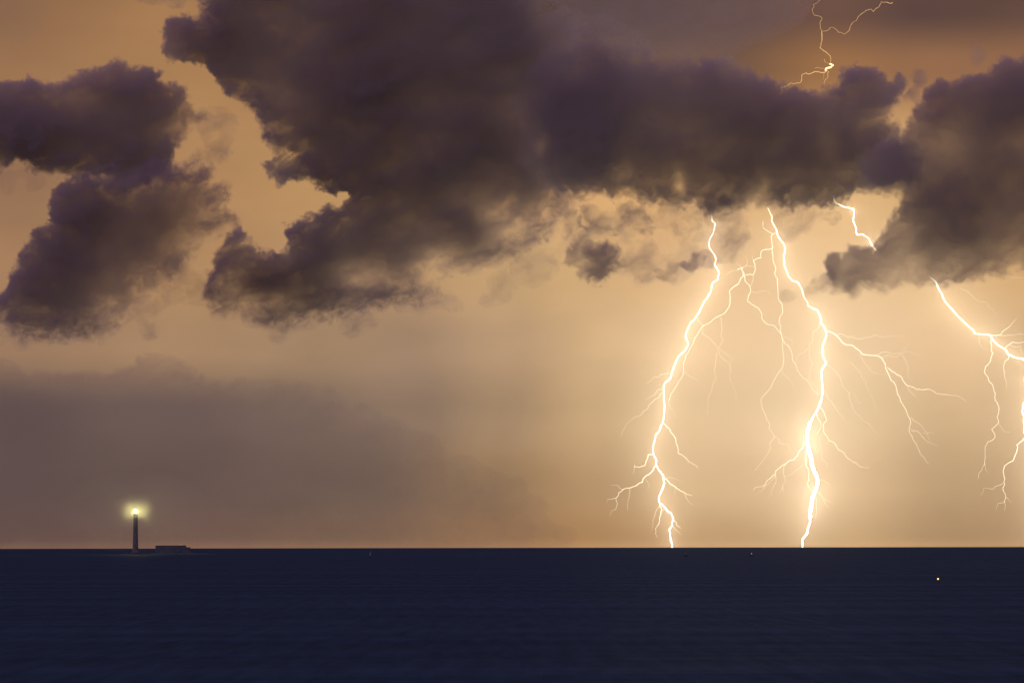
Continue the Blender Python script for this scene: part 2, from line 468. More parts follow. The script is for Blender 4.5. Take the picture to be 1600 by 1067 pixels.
E = [(1750, 80, 10), (1600, 88, 10), (1575, 92, 10), (1560, 105, 8), (1545, 118, 8), (1520, 122, 10), (1490, 128, 10), (1465, 128, 9), (1452, 142, 9), (1446, 160, 10),
     (1432, 182, 10), (1420, 198, 12), (1385, 222, 18), (1345, 255, 22), (1360, 288, 16), (1392, 298, 14), (1405, 310, 12), (1400, 335, 10), (1386, 346, 8), (1378, 362, 8), (1375, 375, 8),
     (1360, 391, 8), (1342, 384, 8), (1325, 388, 8), (1315, 400, 7), (1300, 398, 7), (1294, 412, 7), (1298, 430, 9), (1310, 448, 12), (1340, 455, 16), (1380, 448, 18),
     (1430, 438, 18), (1480, 440, 16), (1540, 432, 16), (1600, 420, 16), (1750, 412, 16)]
cloud("dark cloud on the right edge, its brown lower lobes crossing the right bolt", 19500, E, 2.1, 500,
      thick=[(1570, 150, 90, 55, .9), (1450, 310, 60, 50, 1.2), (1560, 320, 90, 40, .4)],
      thin=[(1345, 425, 60, 32, -.35), (1430, 425, 80, 30, -.45), (1540, 400, 90, 30, -.3), (1480, 230, 60, 40, -.4)], mod=.28, torn=.4)

F = [(892, 378, 8), (900, 372, 6), (940, 380, 12), (965, 392, 12), (975, 405, 14), (960, 425, 14), (950, 440, 12), (930, 440, 10), (905, 432, 8), (890, 412, 7), (888, 395, 7)]
cloud("small dark ragged cloud scrap left of the left bolt's top", 19800, F, 2.2, 600, thick=[(930, 408, 24, 22, 2.0), (905, 388, 16, 12, .8)], wisp=.35, rough=1.3, torn=.5)
cloud("brown torn wisp just under the flat cloud base, above the small scrap", 20000,
      [(900, 335, 12), (945, 325, 12), (985, 316, 8), (1000, 322, 8), (1020, 335, 8), (1045, 343, 7), (1040, 358, 8), (1010, 360, 14), (960, 358, 16), (920, 356, 14)], 1.15, 640, wisp=.7, rough=1.6)
cloud("pale brown mottled veil round the tops of the left and knotted bolts", 20600,
      [(878, 318, 18), (1100, 308, 18), (1300, 318, 18), (1322, 345, 12), (1270, 362, 18), (1215, 385, 22), (1160, 400, 24), (1110, 425, 24), (1010, 442, 24), (930, 450, 24), (955, 400, 20), (880, 365, 20)],
      0.75, 660, wisp=.85, rough=1.4)
cloud("small soft brown puff that the central bolt passes behind", 19400,
      [(1212, 463, 9), (1225, 452, 9), (1245, 456, 10), (1262, 442, 12), (1285, 430, 10), (1302, 420, 9), (1308, 438, 12), (1285, 460, 12), (1252, 478, 10), (1222, 476, 10)], 0.75, 690, wisp=.25)
cloud("tiny dark streak of cloud touching the left bolt", 19300,
      [(1058, 420, 5), (1078, 408, 6), (1100, 397, 6), (1116, 398, 6), (1112, 411, 7), (1090, 414, 7), (1075, 422, 5)], 0.9, 720, wisp=.6, rough=1.3)
cloud("lone smoky wisp high in the brown sky at upper right", 20200,
      [(1503, 50, 7), (1512, 47, 6), (1520, 62, 7), (1528, 75, 8), (1542, 80, 7), (1532, 96, 8), (1521, 99, 6), (1516, 80, 7)], 0.62, 740, wisp=.5, rough=1.4)
cloud("small dark tuft in the bright notch between flat cloud and right cloud", 19900,
      [(1425, 120, 6), (1445, 112, 6), (1450, 125, 6), (1442, 140, 6), (1452, 155, 6), (1440, 165, 7), (1420, 160, 7), (1418, 148, 6), (1432, 138, 6)], 1.2, 760, wisp=.5, rough=1.3)
cloud("small dark shred at the top edge beside the central cloud", 20300,
      [(195, -90, 10), (255, -90, 10), (290, 5, 10), (262, 18, 10), (240, 8, 7), (225, 6, 6), (205, 0, 8)], 0.7, 780, wisp=.4)

cloud("thin mauve veil along the top edge between central cloud and top bolt", 21600,
      [(800, -100, 60), (1300, -100, 60), (1275, 10, 50), (1215, 75, 40), (1120, 100, 34), (1000, 110, 34), (890, 100, 40)], 0.36, 840, mod=.3, torn=.4)
cloud("faint brown streaks of cloud between the slanting cloud and the central cloud", 20700,
      [(215, 440, 24), (285, 425, 20), (335, 425, 16), (345, 500, 20), (300, 525, 22), (215, 535, 24), (150, 528, 24), (190, 490, 24)], 0.5, 860, wisp=.7, rough=1.4)
cloud("soft tan layer hanging along the lower edge of the central cloud", 21300,
      [(320, 470, 24), (420, 480, 24), (560, 470, 26), (700, 440, 26), (820, 385, 26), (900, 350, 24), (930, 400, 28), (860, 440, 30), (740, 490, 30), (580, 528, 30), (420, 540, 28), (330, 530, 24)], 0.5, 880, wisp=.8, rough=1.2)
cloud("soft tan layer below the slanting cloud at the left edge of the photo", 20900,
      [(-140, 490, 24), (20, 480, 24), (120, 510, 24), (230, 500, 24), (250, 535, 22), (150, 556, 22), (40, 552, 22), (-140, 545, 24)], 0.5, 900, wisp=.7, rough=1.2)
HAZY = cloud_material("rain_bank", 1.0 / 600.0, (0.86, 0.80, 0.80), 0.2)
S = [(-150, 548, 30), (0, 564, 20), (40, 576, 12), (100, 582, 9), (160, 581, 8), (195, 573, 7), (215, 560, 7), (250, 554, 10), (285, 562, 12), (310, 582, 14), (360, 592, 16),
     (440, 590, 26), (520, 604, 40), (600, 622, 80), (760, 690, 200), (930, 800, 300), (940, 895, 300), (-150, 895, 20)]
cloud("wide dim rain bank above the horizon behind the lighthouse, with scalloped top", 30000, S, 0.40, 800, mod=.08, rough=.7, torn=.5, sigma_mat=HAZY, sigma=1.0 / 600.0, name="rain_bank")

# ------------------------------------------------------------------ lightning
BOLT_Y = 24000.0
HOT = glow("lightning_core", (1.0, 0.92, 0.78), 3.2, False)
FIERCE = glow("lightning_core_fierce", (1.0, 0.94, 0.82), 12.0, False)
WARM = glow("lightning_core_dim", (1.0, 0.88, 0.66), 2.2, False)
BRANCH = glow("lightning_branch", (1.0, 0.88, 0.66), 1.5, False)
TWIG = glow("lightning_twig", (1.0, 0.85, 0.60), 1.05, False)
AMBER = glow("lightning_amber", (1.0, 0.58, 0.24), 0.95, False)
AMBER_HOT = glow("lightning_amber_core", (1.0, 0.66, 0.30), 3.0, False)


def jag(pts, rng, rough):
    """subdivide a traced channel with small random kinks"""
    out = [pts[0]]
    for (x0, y0), (x1, y1) in zip(pts[:-1], pts[1:]):
        seg = [(x0, y0), (x1, y1)]
        while math.dist(seg[0], seg[1]) > 4.0:
            new = [seg[0]]
            for a, b in zip(seg[:-1], seg[1:]):
                L = math.dist(a, b); k = rng.gauss(0, rough) * L
                nx, ny = -(b[1] - a[1]) / L, (b[0] - a[0]) / L
                new += [((a[0] + b[0]) / 2 + nx * k, (a[1] + b[1]) / 2 + ny * k), b]
            seg = new
        out += seg[1:]
    return out


def tube(name, pts, w0, w1, mat, parent, rng, rough=0.10, depth=0.0, sides=6, wob=0.2):
    """tapered channel through photograph points; w0, w1: diameters in photograph pixels"""
    p = jag([tuple(q) for q in pts], rng, rough)
    n = len(p)
    ph = rng.uniform(0, 6.28)
    L = np.cumsum([0] + [math.dist(a, b) for a, b in zip(p[:-1], p[1:])])
    Yd = BOLT_Y + depth * L / max(L[-1], 1) + 40 * np.sin(L / 37.0 + ph) - 40 * math.sin(ph)
    P = at(np.array([q[0] for q in p]), np.array([q[1] for q in p]), Yd)
    T = np.gradient(P, axis=0); T /= np.linalg.norm(T, axis=1)[:, None] + 1e-9
    v, f = [], []
    for i in range(n):
        t = Vector(T[i])
        u = t.cross(Vector((0, 1, 0.01))).normalized(); w = t.cross(u).normalized()
        k = i / (n - 1)
        fine = 0.6 if mat in (BRANCH, TWIG, AMBER) else 1.0
        r = fine * (w0 + ((w1 * 0.55 if fine < 1 else w1) - w0) * k) * 0.5 * BOLT_Y * PX * (1 + rng.uniform(-wob, wob))
        for s in range(sides):
            a = 2 * math.pi * s / sides
            v.append(Vector(P[i]) + (u * math.cos(a) + w * math.sin(a)) * r)
    for i in range(n - 1):
        for s in range(sides):
            s2 = (s + 1) % sides
            f.append((i * sides + s, i * sides + s2, (i + 1) * sides + s2, (i + 1) * sides + s))
    f.append(tuple(range(sides - 1, -1, -1))); f.append(tuple((n - 1) * sides + s for s in range(sides)))
    o = mesh_object(name, v, f, mat)
    if parent is not None:
        o.parent = parent
        o.matrix_parent_inverse = Matrix.Translation(-world_loc(parent))
    return o


def world_loc(o):
    p = Vector(o.location)
    return p if o.parent is None else p + world_loc(o.parent) - world_loc(o.parent)


STROKE_WATT = 1.9e6


def bolt(label, base, channels, branches, seed):
    """channels: (points, w0, w1, material); branches: (points, w0, w1[, twigs]); twig: (points, w0, w1)"""
    rng = random.Random(seed)
    foot = at(np.array(base[0], float), np.array(base[1], float), BOLT_Y)
    root = empty("lightning_bolt", tuple(map(float, foot)), label, "lightning bolt", "lightning bolts over the sea")
    for pts, w0, w1, m in channels:
        tube("channel", pts, w0, w1, m, root, rng, rough=0.06, sides=8, wob=0.35)
    for pts, w0, w1, m in channels:          # what the stroke throws on the rain and the clouds around it
        watt = {HOT: 1.0, FIERCE: 2.8, AMBER: 0.12}.get(m, 0.0) * STROKE_WATT
        if not watt: continue
        dist = np.cumsum([0] + [math.dist(a, b) for a, b in zip(pts[:-1], pts[1:])])
        for s_ in np.arange(9.0, dist[-1], 22.0):
            qx = np.interp(s_, dist, [q[0] for q in pts]); qy = np.interp(s_, dist, [q[1] for q in pts])
            ld = bpy.data.lights.new("stroke_light", 'POINT'); ld.energy = watt; ld.shadow_soft_size = 0.0
            ld.color = (1.0, 0.84, 0.60) if m is not AMBER else (1.0, 0.58, 0.26)
            lo = bpy.data.objects.new("stroke_light", ld); COL.objects.link(lo)
            lo.location = Vector(at(np.array(qx), np.array(qy), BOLT_Y - 14.0)) - Vector(root.location); lo.parent = root
    for br in branches:
        pts, w0, w1, m = br[:4]
        b = tube("branch", pts, w0, w1, m, root, rng, depth=rng.uniform(-300, 300))
        for tw in (br[4] if len(br) > 4 else ()):
            tube("twig", tw[0], tw[1], tw[2], tw[3] if len(tw) > 3 else TWIG, b, rng, depth=rng.uniform(-150, 150))
    return root


# --- left bolt
bolt("left tall white bolt with crooked trunk reaching the sea, left of the knotted bolt", (1050.5, 853),
     [([(1114.4, 324.7), (1111.6, 335), (1112.5, 344)], .5, 1.5, WARM),
      ([(1112.5, 344), (1118, 350), (1114, 365), (1107.4, 380), (1108.8, 387.5), (1116.6, 398.8), (1119, 404.4), (1116.6, 414.7), (1123.8, 427.8), (1121.9, 437), (1113.4, 441.9),
        (1111.6, 451), (1106, 464), (1095.6, 480.6), (1088, 494.7), (1079.7, 503), (1075, 512.5), (1072, 529), (1076, 538), (1070, 548), (1061, 555.6), (1056, 565), (1052.5, 574),
        (1048.8, 589), (1040, 597), (1036.6, 608), (1037.5, 623), (1038, 638), (1036, 659), (1031.4, 670.7), (1024.5, 679.5), (1020.6, 697), (1021, 709), (1026, 718), (1024.9, 726.8),
        (1030, 734.6), (1037, 743.5), (1037.9, 754), (1035, 764), (1029.4, 777), (1031, 785.8), (1040, 793.7), (1049, 801.6), (1051.7, 809.5), (1050.5, 821), (1045.7, 828), (1047.7, 839),
        (1050.5, 858)], 1.0, 1.7, HOT)],
     [([(1037, 661), (1043, 667.7), (1048, 675.6), (1056, 685), (1059, 697), (1059, 707), (1070.7, 714), (1075.7, 722.8), (1085.5, 725.8), (1090.4, 731.7)], 1.9, .9, BRANCH,
       [([(1070.7, 714), (1074, 724)], .7, .4)]),
      ([(1021, 709.5), (1012.7, 710), (1010.7, 718), (1003.8, 727.8), (991, 729)], 2.2, 1.8, BRANCH, [([(991.5, 729), (992, 723)], 1.2, .6), ([(991, 729), (989, 740.5)], 1.0, .5)]),
      ([(1023.5, 727.8), (1016.6, 738.6), (1004.8, 747.4), (997.9, 755), (983, 761.8), (974, 764), (962.5, 777.6)], 2.5, 1.8, BRANCH,
       [([(962.5, 777.6), (949.7, 779), (947.7, 784)], 1.3, .6), ([(962.5, 777.6), (965, 785.8), (962.5, 795.7), (951.7, 805.5)], 1.4, .6),
        ([(983, 762), (982.8, 778), (981, 797.6)], 1.2, .7), ([(974, 764), (965, 758), (954.6, 757)], 1.0, .5), ([(1007.8, 748), (1014.6, 757), (1011.7, 766)], .8, .4)]),
      ([(1038, 747.4), (1048, 757), (1057, 763), (1065.8, 767.7), (1081.6, 774)], 2.2, 1.0, BRANCH,
       [([(1039, 747), (1054, 747), (1063.9, 752)], .8, .5), ([(1069.8, 771), (1073.7, 780), (1082.6, 787.8)], 1.2, .6), ([(1054, 762), (1054, 774)], .8, .4)]),
      ([(1031, 786), (1032.8, 803.5), (1026.9, 821), (1026.5, 839)], 1.8, .7, BRANCH, [([(1030, 791.7), (1022.5, 807.5), (1018.6, 829)], 1.0, .5), ([(1037.3, 794.7), (1034, 801.6)], .9, .5)]),
      ([(1052.4, 811), (1058, 821), (1063.9, 825)], 1.2, .7, BRANCH), ([(1051, 822), (1058, 830), (1063.9, 835)], .9, .5, TWIG),
      ([(1045, 582.8), (1031.9, 585), (1020.6, 589), (1010, 598.8)], 1.3, .8, TWIG),
      ([(1034.7, 608), (1029, 608), (1023.4, 617.5), (1009.4, 622.8)], 1.3, .7, TWIG),
      ([(1036, 612), (1031, 617.5), (1020.6, 626.9), (1011, 640), (999, 650), (985, 656), (977, 665.7), (970, 681.5)], 1.4, .7, TWIG),
      ([(1092, 417.5), (1089, 424), (1076.9, 428.8), (1064.7, 435)], .9, .5, TWIG)], 1)

# --- knotted thin bolt
bolt("thin knotted tangle of lightning threads between the left and central bolts", (1191, 760),
     [([(1207, 365), (1206, 376), (1207, 387.5)], 1.6, 2.4, BRANCH)],
     [([(1207, 387.5), (1195.6, 390), (1190, 392), (1189, 403.4), (1176.9, 407), (1180.6, 421), (1176.9, 430.6), (1170, 428.8), (1162.8, 430.6), (1158, 421)], 1.4, 2.2, BRANCH,
       [([(1161, 419), (1176, 416.6), (1180, 420)], 1.0, 1.0), ([(1152.5, 422), (1160, 418), (1159, 423)], 2.0, 2.6, BRANCH), ([(1158, 418), (1149.7, 411)], .9, .5), ([(1164.7, 415.6), (1163.8, 400.6)], .8, .4),
        ([(1177, 406), (1175, 395)], .8, .5), ([(1150.6, 424), (1133.8, 429.7)], .9, .5)]),
      ([(1161, 424), (1161, 431.6), (1150.6, 445.6), (1139.4, 455), (1141, 466), (1138.8, 480.6), (1132, 489), (1122.8, 494.7), (1112.5, 501), (1097.5, 509.7), (1088, 525.6), (1076.9, 546), (1071, 561),
        (1068.4, 576), (1064.7, 591), (1056, 604), (1047.8, 619), (1045, 625)], 1.7, 1.1, BRANCH,
       [([(1090, 496.6), (1098, 509.7), (1097.5, 522), (1108.8, 528), (1119, 540.6), (1122.8, 550), (1139.7, 567.8), (1139.7, 589), (1147, 604), (1150, 627)], 1.3, .6),
        ([(1125.6, 495.6), (1127, 522), (1123.8, 542.5), (1135, 553.8), (1145, 559), (1143.4, 582)], 1.2, .5),
        ([(1120, 550), (1120, 591), (1111.6, 612), (1106, 628.8), (1105, 647.5)], 1.0, .5),
        ([(1070, 580), (1078.8, 589), (1088, 592), (1093.8, 599.7)], .9, .4), ([(1047, 622), (1051.6, 640), (1052.5, 653)], .8, .4)]),
      ([(1162.8, 430), (1164.7, 440), (1170, 444.7), (1173, 455), (1168.4, 471), (1185.6, 481.6), (1191, 499), (1202.5, 507.8), (1213.8, 514), (1221, 525.6), (1230.6, 538.8), (1238, 559), (1243.8, 570.6),
        (1255, 591), (1266, 599.7), (1277.5, 615.6)], 1.5, .9, BRANCH,
       [([(1223, 526.6), (1236, 530), (1240, 542.5)], .9, .5), ([(1177, 430.6), (1174, 445.6), (1172.8, 455)], 1.0, 1.0), ([(1174, 456), (1186, 456.9), (1199.4, 455), (1205, 460.6)], .9, .5)]),
      ([(1207, 387.5), (1207.8, 402.5), (1212.5, 419), (1209.7, 426.9), (1215, 445.6), (1216, 462.5), (1222, 476), (1223, 488), (1217.5, 503), (1221, 523.8), (1222, 548), (1224, 574), (1210, 593),
        (1200.6, 610), (1192, 619), (1191, 638), (1202.8, 661.8), (1210.7, 682.5), (1201.9, 695), (1199.9, 708), (1193, 719), (1179, 734.6)], 1.4, .6, BRANCH,
       [([(1223, 578), (1239, 598.8), (1241.9, 610)], .8, .4), ([(1210.7, 682.5), (1218.6, 692), (1230.4, 694), (1234, 703), (1242, 711)], .9, .5)])], 2)

# --- central bolt
bolt("brightest white bolt at centre right with a wide glow, striking the sea", (1252.4, 853),
     [([(1199.4, 324.7), (1202, 330), (1206, 337), (1206, 346), (1212.5, 357.5)], .6, 2.0, WARM),
      ([(1253.8, 455.5), (1257, 466), (1262, 476.6)], 1.2, 1.0, WARM),
      ([(1212.5, 357.5), (1215, 368.8), (1221.9, 378), (1226.6, 388.4), (1223.8, 398.8), (1226.6, 417.5), (1231, 430.6), (1238.8, 439), (1248, 442.8), (1253.8, 455.5)], 1.36, 1.12, HOT),
      ([(1262.0, 476.6), (1267, 480), (1276.6, 484), (1282, 495.6), (1283, 505), (1290.6, 518), (1285, 540.6), (1286.9, 559), (1290.6, 568.8), (1284, 577), (1285, 602.5), (1283, 625), (1275.6, 643.8), (1266, 659.8)], 1.3, 2.2, HOT),
      ([(1266, 659.8), (1261, 673.6), (1261.5, 689), (1265.8, 709), (1270.7, 732.7), (1277.6, 752), (1274.7, 766), (1270, 776), (1267.8, 793.7), (1265.8, 809.5)], 4.34, 3.92, FIERCE),
      ([(1265.8, 809.5), (1262, 827), (1261.5, 833), (1254.4, 841), (1252.4, 858)], 2.60, 1.74, HOT)],
     [([(1192.8, 346), (1191.9, 355.6), (1199, 361), (1207, 365.5), (1213, 364)], 1.0, 1.8, BRANCH),
      ([(1291, 516.5), (1303, 521.4), (1313.9, 532), (1329, 538.7), (1344, 548.8), (1357, 554.9), (1376.4, 558.5), (1384, 572), (1387, 581.8), (1391.5, 592.6), (1398, 600), (1402, 616), (1412, 634.6),
        (1419.6, 651), (1421.6, 664.7), (1425.8, 683), (1433, 697.7), (1439, 711), (1445, 716), (1450.5, 724.5)], 2.6, .9, BRANCH,
       [([(1306, 522.5), (1324.7, 528), (1331, 524.7), (1344, 529.4), (1361, 526.4), (1380.7, 527), (1398, 525.8), (1414, 524)], 1.6, .6),
        ([(1364.6, 554.9), (1376.4, 550.6), (1391.5, 552.7), (1402, 551.6), (1411, 545), (1419.5, 534.4)], 1.5, .6),
        ([(1377.5, 558), (1393.7, 557), (1408.8, 552.7), (1423.9, 549.5), (1445.4, 552.7)], 1.3, .5),
        ([(1408.8, 554), (1416, 563.5), (1419.5, 574), (1418.5, 587), (1425, 595.8)], 1.2, .7),
        ([(1387, 575), (1398, 581.8), (1407.7, 588), (1415, 600), (1426, 604.5), (1439, 608.8), (1449.7, 607.7), (1464.8, 616), (1486.4, 617), (1498, 618.5), (1510, 628)], 1.8, .6, BRANCH),
        ([(1418.5, 603), (1426, 614), (1432.5, 619.5)], 1.2, .8), ([(1344, 550.5), (1346, 559), (1354.9, 572), (1367.8, 583), (1386, 584.6)], 1.0, .7),
        ([(1421.6, 652.4), (1433, 659.6), (1442, 668.9), (1453.6, 689.5)], 1.2, .6), ([(1423.7, 671), (1434, 674), (1441, 683), (1449.5, 690.5), (1468, 696.7)], 1.4, .5),
        ([(1442, 677), (1454.6, 675), (1461.9, 679)], .8, .4)]),
      ([(1290, 568), (1306, 580.7), (1313.9, 595.8), (1326.8, 613), (1336.5, 615), (1339.8, 628), (1346, 630)], 1.1, .6, TWIG,
       [([(1327, 613), (1333, 639), (1342, 649.7), (1358, 661.8), (1366, 673.6), (1374, 681.5)], .9, .4)]),
      ([(1329, 566), (1346, 589), (1357, 611), (1365.6, 628), (1367.8, 641)], .8, .5, TWIG),
      ([(1285, 605), (1291, 615), (1307, 641), (1319, 658), (1331, 663.7)], 1.2, .5, TWIG),
      ([(1283, 625), (1288, 645), (1286, 664.8), (1294.4, 688), (1307, 696), (1319, 707), (1330.8, 719), (1344.6, 729.7), (1359, 730)], 1.8, .8, BRANCH,
       [([(1287.5, 675.6), (1281.6, 695), (1275.7, 707)], .9, .5), ([(1282.6, 697), (1283.5, 719), (1293.4, 730.7)], .9, .5)]),
      ([(1276, 644), (1277, 652), (1283.5, 664.8), (1273.7, 679.5)], 1.5, 1.0, BRANCH),
      ([(1262, 684), (1256, 692), (1250, 703), (1245, 713), (1234, 719), (1226.5, 725.8), (1216.6, 731.7), (1211.7, 740.5), (1198.9, 750.4), (1187, 760), (1177, 766)], 2.4, .9, BRANCH,
       [([(1211.7, 740.5), (1200.9, 756), (1191, 766), (1181, 772)], 1.3, .6), ([(1212, 740.5), (1212.7, 752), (1205.8, 766), (1200, 776)], 1.2, .6),
        ([(1226.5, 726.8), (1226.5, 744.5), (1228.4, 752), (1222.5, 762), (1214.6, 770)], 1.3, .6), ([(1222.5, 760), (1225.5, 770)], .9, .4),
        ([(1255, 725.8), (1242, 734.6), (1238, 741.5), (1227.4, 744.5)], .9, .6)]),
      ([(1258.9, 705), (1260, 720.9), (1263.9, 734.6), (1262, 756), (1265.8, 764)], 2.0, 1.6, BRANCH),
      ([(1283, 500), (1281, 508.8), (1270, 525.6), (1263.4, 540.6), (1264.4, 553.8), (1268, 565), (1270, 598.8), (1279.4, 619)], 1.3, .8, TWIG, [([(1262.5, 546), (1251, 551.9), (1243.8, 568.8)], .9, .6)]),
      ([(1277.6, 766), (1285.5, 776), (1294.4, 793.7)], 1.2, .6, TWIG, [([(1287.5, 778), (1303, 785.8)], .8, .4)]),
      ([(1280, 750), (1297, 758)], .9, .4, TWIG), ([(1274.7, 770), (1275.7, 791.7), (1274.7, 811)], 1.2, .6, TWIG), ([(1263, 829), (1267.8, 838)], .9, .4, TWIG)], 3)

# --- right bolt
bolt("thick white bolt at the right edge, broken by the dark right cloud", (1625, 853),
     [([(1301.6, 305), (1303, 310.6), (1305, 317), (1317.5, 322.8), (1326.9, 325)], .8, 2.2, WARM),
      ([(1326.9, 325), (1333, 326.6), (1334, 335), (1332.5, 344), (1338, 357.5), (1339, 366.9), (1349.4, 366.9), (1355, 370.6), (1359.7, 378), (1360.5, 380)], 1.86, 1.49, HOT),
      ([(1360.5, 380), (1364.4, 386.6), (1371, 394)], 2.2, .4, WARM),
      ([(1452, 430), (1457, 436), (1462.5, 441)], .4, 1.8, WARM),
      ([(1462.5, 441), (1472.4, 460), (1477.8, 473), (1497, 494.5), (1514.4, 510.7), (1523, 521.4), (1538, 522.5), (1546.7, 523.6), (1552, 532), (1557.5, 537.6), (1570.5, 545), (1577, 554.9), (1590, 559.6),
        (1600, 562), (1606, 575), (1601, 595), (1603, 620), (1601, 650), (1603, 680), (1612, 710), (1608, 750), (1620, 790), (1615, 830), (1625, 858)], 1.3, 2.2, HOT)],
     [([(1549, 524), (1549, 539.8), (1547.8, 563.5), (1540, 572), (1538, 580.7), (1544.6, 593.7), (1552, 604.5), (1554, 619.5), (1558.6, 630), (1557.7, 652), (1560, 660.6), (1549.5, 670.5), (1554, 677), (1551.5, 687),
        (1539, 698.8), (1538.6, 722.5), (1534, 732.8), (1527.8, 748)], 1.8, .9, BRANCH, [([(1539, 722), (1541, 734.8), (1546, 741)], .8, .4), ([(1560, 661), (1568, 674), (1580, 674)], .7, .4)]),
      ([(1603, 680), (1599, 686), (1588.7, 694.6), (1588.7, 706), (1582.5, 720), (1569.5, 727.6), (1568.7, 741), (1570, 749), (1567, 761.7), (1571, 776), (1569, 785)], 2.3, 1.4, BRANCH,
       [([(1568, 754), (1552.6, 763.7), (1537, 761.7), (1532, 774)], 1.3, .6), ([(1568, 785), (1558.8, 786), (1554.6, 796.7)], .9, .5), ([(1570, 783), (1570, 798.8)], .9, .4), ([(1572, 776), (1581, 784)], .8, .5)]),
      ([(1547, 523.6), (1566, 518), (1577, 510.7), (1587.7, 498.8)], 1.5, .8, BRANCH, [([(1551, 523.6), (1568, 524), (1583.4, 525), (1602, 522)], 1.4, .8)]),
      ([(1570, 544), (1577, 538.7), (1583, 534), (1602, 535.5)], 1.4, .9, BRANCH, [([(1579, 539.8), (1595, 540.9), (1597, 552.7)], .9, .6)]),
      ([(1528, 522), (1533.8, 543), (1546.7, 546)], .9, .6, TWIG),
      ([(1577, 556), (1570.5, 563.5), (1569, 578.6), (1572.6, 606.6)], 1.2, .6, BRANCH),
      ([(1500, 450), (1515, 459), (1530, 472.5), (1542, 472.5), (1552.5, 482.5), (1557, 493)], .9, .5, TWIG),
      ([(1572, 432), (1582, 434), (1590, 433), (1597, 434), (1606, 431)], .7, .6, TWIG)], 4)

# --- top bolt
bolt("thin amber bolt curling across the brown sky at top right, above the flat cloud", (1290, 110),
     [([(1394.8, 4), (1393, 6), (1386, 4), (1376.9, 3), (1373.8, 11), (1367.5, 14.8), (1365, 18.8), (1361, 14.8), (1353, 17), (1342.5, 25), (1337.8, 32.8), (1329, 40.6), (1326.9, 48), (1319, 54), (1309.7, 50.8),
        (1303, 43.8), (1299.5, 43), (1291, 48.8), (1284, 49)], 1.1, 1.2, AMBER),
      ([(1284, 49), (1284.4, 62.5), (1281, 75), (1289.4, 81), (1296.9, 87.5), (1297, 100), (1301.9, 102), (1298.8, 106), (1289.4, 109.4), (1292.5, 111)], 1.7, 1.9, AMBER)],
     [([(1297, 100.5), (1301.5, 102.5), (1298.6, 105.5), (1291, 107.5), (1290, 110)], 2.0, 2.8, AMBER_HOT),
      ([(1292.5, 111), (1280, 112.8), (1267.5, 115), (1252.7, 118), (1252.7, 125.8), (1242.5, 131), (1233, 132), (1222, 137.5), (1216.7, 139.8)], 2.2, 1.5, AMBER),
      ([(1294.8, 112), (1294, 120), (1289.4, 125), (1287.5, 132.8)], 1.6, .9, AMBER, [([(1288, 113), (1285.5, 125)], .9, .5, AMBER)]),
      ([(1284, 48.4), (1281.6, 34), (1284.7, 29), (1272, 24), (1269, 15.6), (1270.6, 7.8), (1280, 1.6), (1282, -20)], .9, .6, AMBER),
      ([(1288, 93), (1289.4, 97.7), (1296.4, 100)], .9, 1.0, AMBER), ([(1273.8, 107), (1281.6, 107), (1290, 108.5)], .8, 1.0, AMBER)], 5)

# the rain falling round the strokes, lit from within by them
def rain():
    m, n, l = material("falling_rain")
    o = n.new("ShaderNodeOutputMaterial"); v = n.new("ShaderNodeVolumeScatter")
    v.inputs["Color"].default_value = (0.97, 0.93, 0.86, 1); v.inputs["Density"].default_value = 1.5e-4; v.inputs["Anisotropy"].default_value = 0.0
    l.new(v.outputs[0], o.inputs["Volume"])
    c = at(np.array(1300.0), np.array(640.0), 24200.0)
    nr, nt = 40, 96
    vs, fs = [], []
    # a lens-shaped shaft that thins out smoothly towards its rim
    for sgn in (-1, 1):
        for i in range(nr + 1):
            q = i / nr
            for j in range(nt):
                t = 2 * math.pi * j / nt
                vs.append((c[0] + 2300 * q * math.cos(t), c[1] + sgn * (1050 * (1 - q * q) ** 2 + 0.02), c[2] + 2050 * q * math.sin(t)))
    for k, sgn in enumerate((-1, 1)):
        o0 = k * (nr + 1) * nt
        for i in range(nr):
            for j in range(nt):
                j2 = (j + 1) % nt
                quad = (o0 + i * nt + j, o0 + (i + 1) * nt + j, o0 + (i + 1) * nt + j2, o0 + i * nt + j2)
                fs.append(quad if sgn < 0 else quad[::-1])
    for j in range(nt):
        j2 = (j + 1) % nt; a0 = nr * nt; b0 = (nr + 1) * nt + nr * nt
        fs.append((a0 + j, b0 + j, b0 + j2, a0 + j2))
    ob = mesh_object("rain", vs, fs, m)
    tag(ob, "pale falling rain glowing round the three tall bolts", "rain", kind="stuff")


rain()

# ------------------------------------------------------------------ islet, lighthouse, keepers' building
LH_Y = 5600.0
M_STONE = paint("weathered_stone", (0.11, 0.11, 0.13), 0.85, 0.25, 0.25)
M_ROCK = paint("wet_rock", (0.032, 0.045, 0.075), 0.8, 0.4, 0.15)
M_DARK = paint("dark_iron", (0.05, 0.05, 0.055), 0.5, 0.2, 0.8)
M_WALL = paint("old_render", (0.075, 0.095, 0.14), 0.9, 0.25, 0.2)
M_ROOF = paint("slate_roof", (0.04, 0.036, 0.04), 0.8, 0.2, 0.5)
M_WINDOW = paint("unlit_window", (0.012, 0.012, 0.016), 0.3, 0.1, 1.0)


def lathe(profile, seg=40, close=True):
    v, f = [], []
    for r, z in profile:
        for j in range(seg):
            a = 2 * math.pi * j / seg
            v.append((r * math.cos(a), r * math.sin(a), z))
    for i in range(len(profile) - 1):
        for j in range(seg):
            j2 = (j + 1) % seg
            f.append((i * seg + j, i * seg + j2, (i + 1) * seg + j2, (i + 1) * seg + j))
    if close:
        f.append(tuple(range(seg - 1, -1, -1))); f.append(tuple((len(profile) - 1) * seg + j for j in range(seg)))
    return v, f


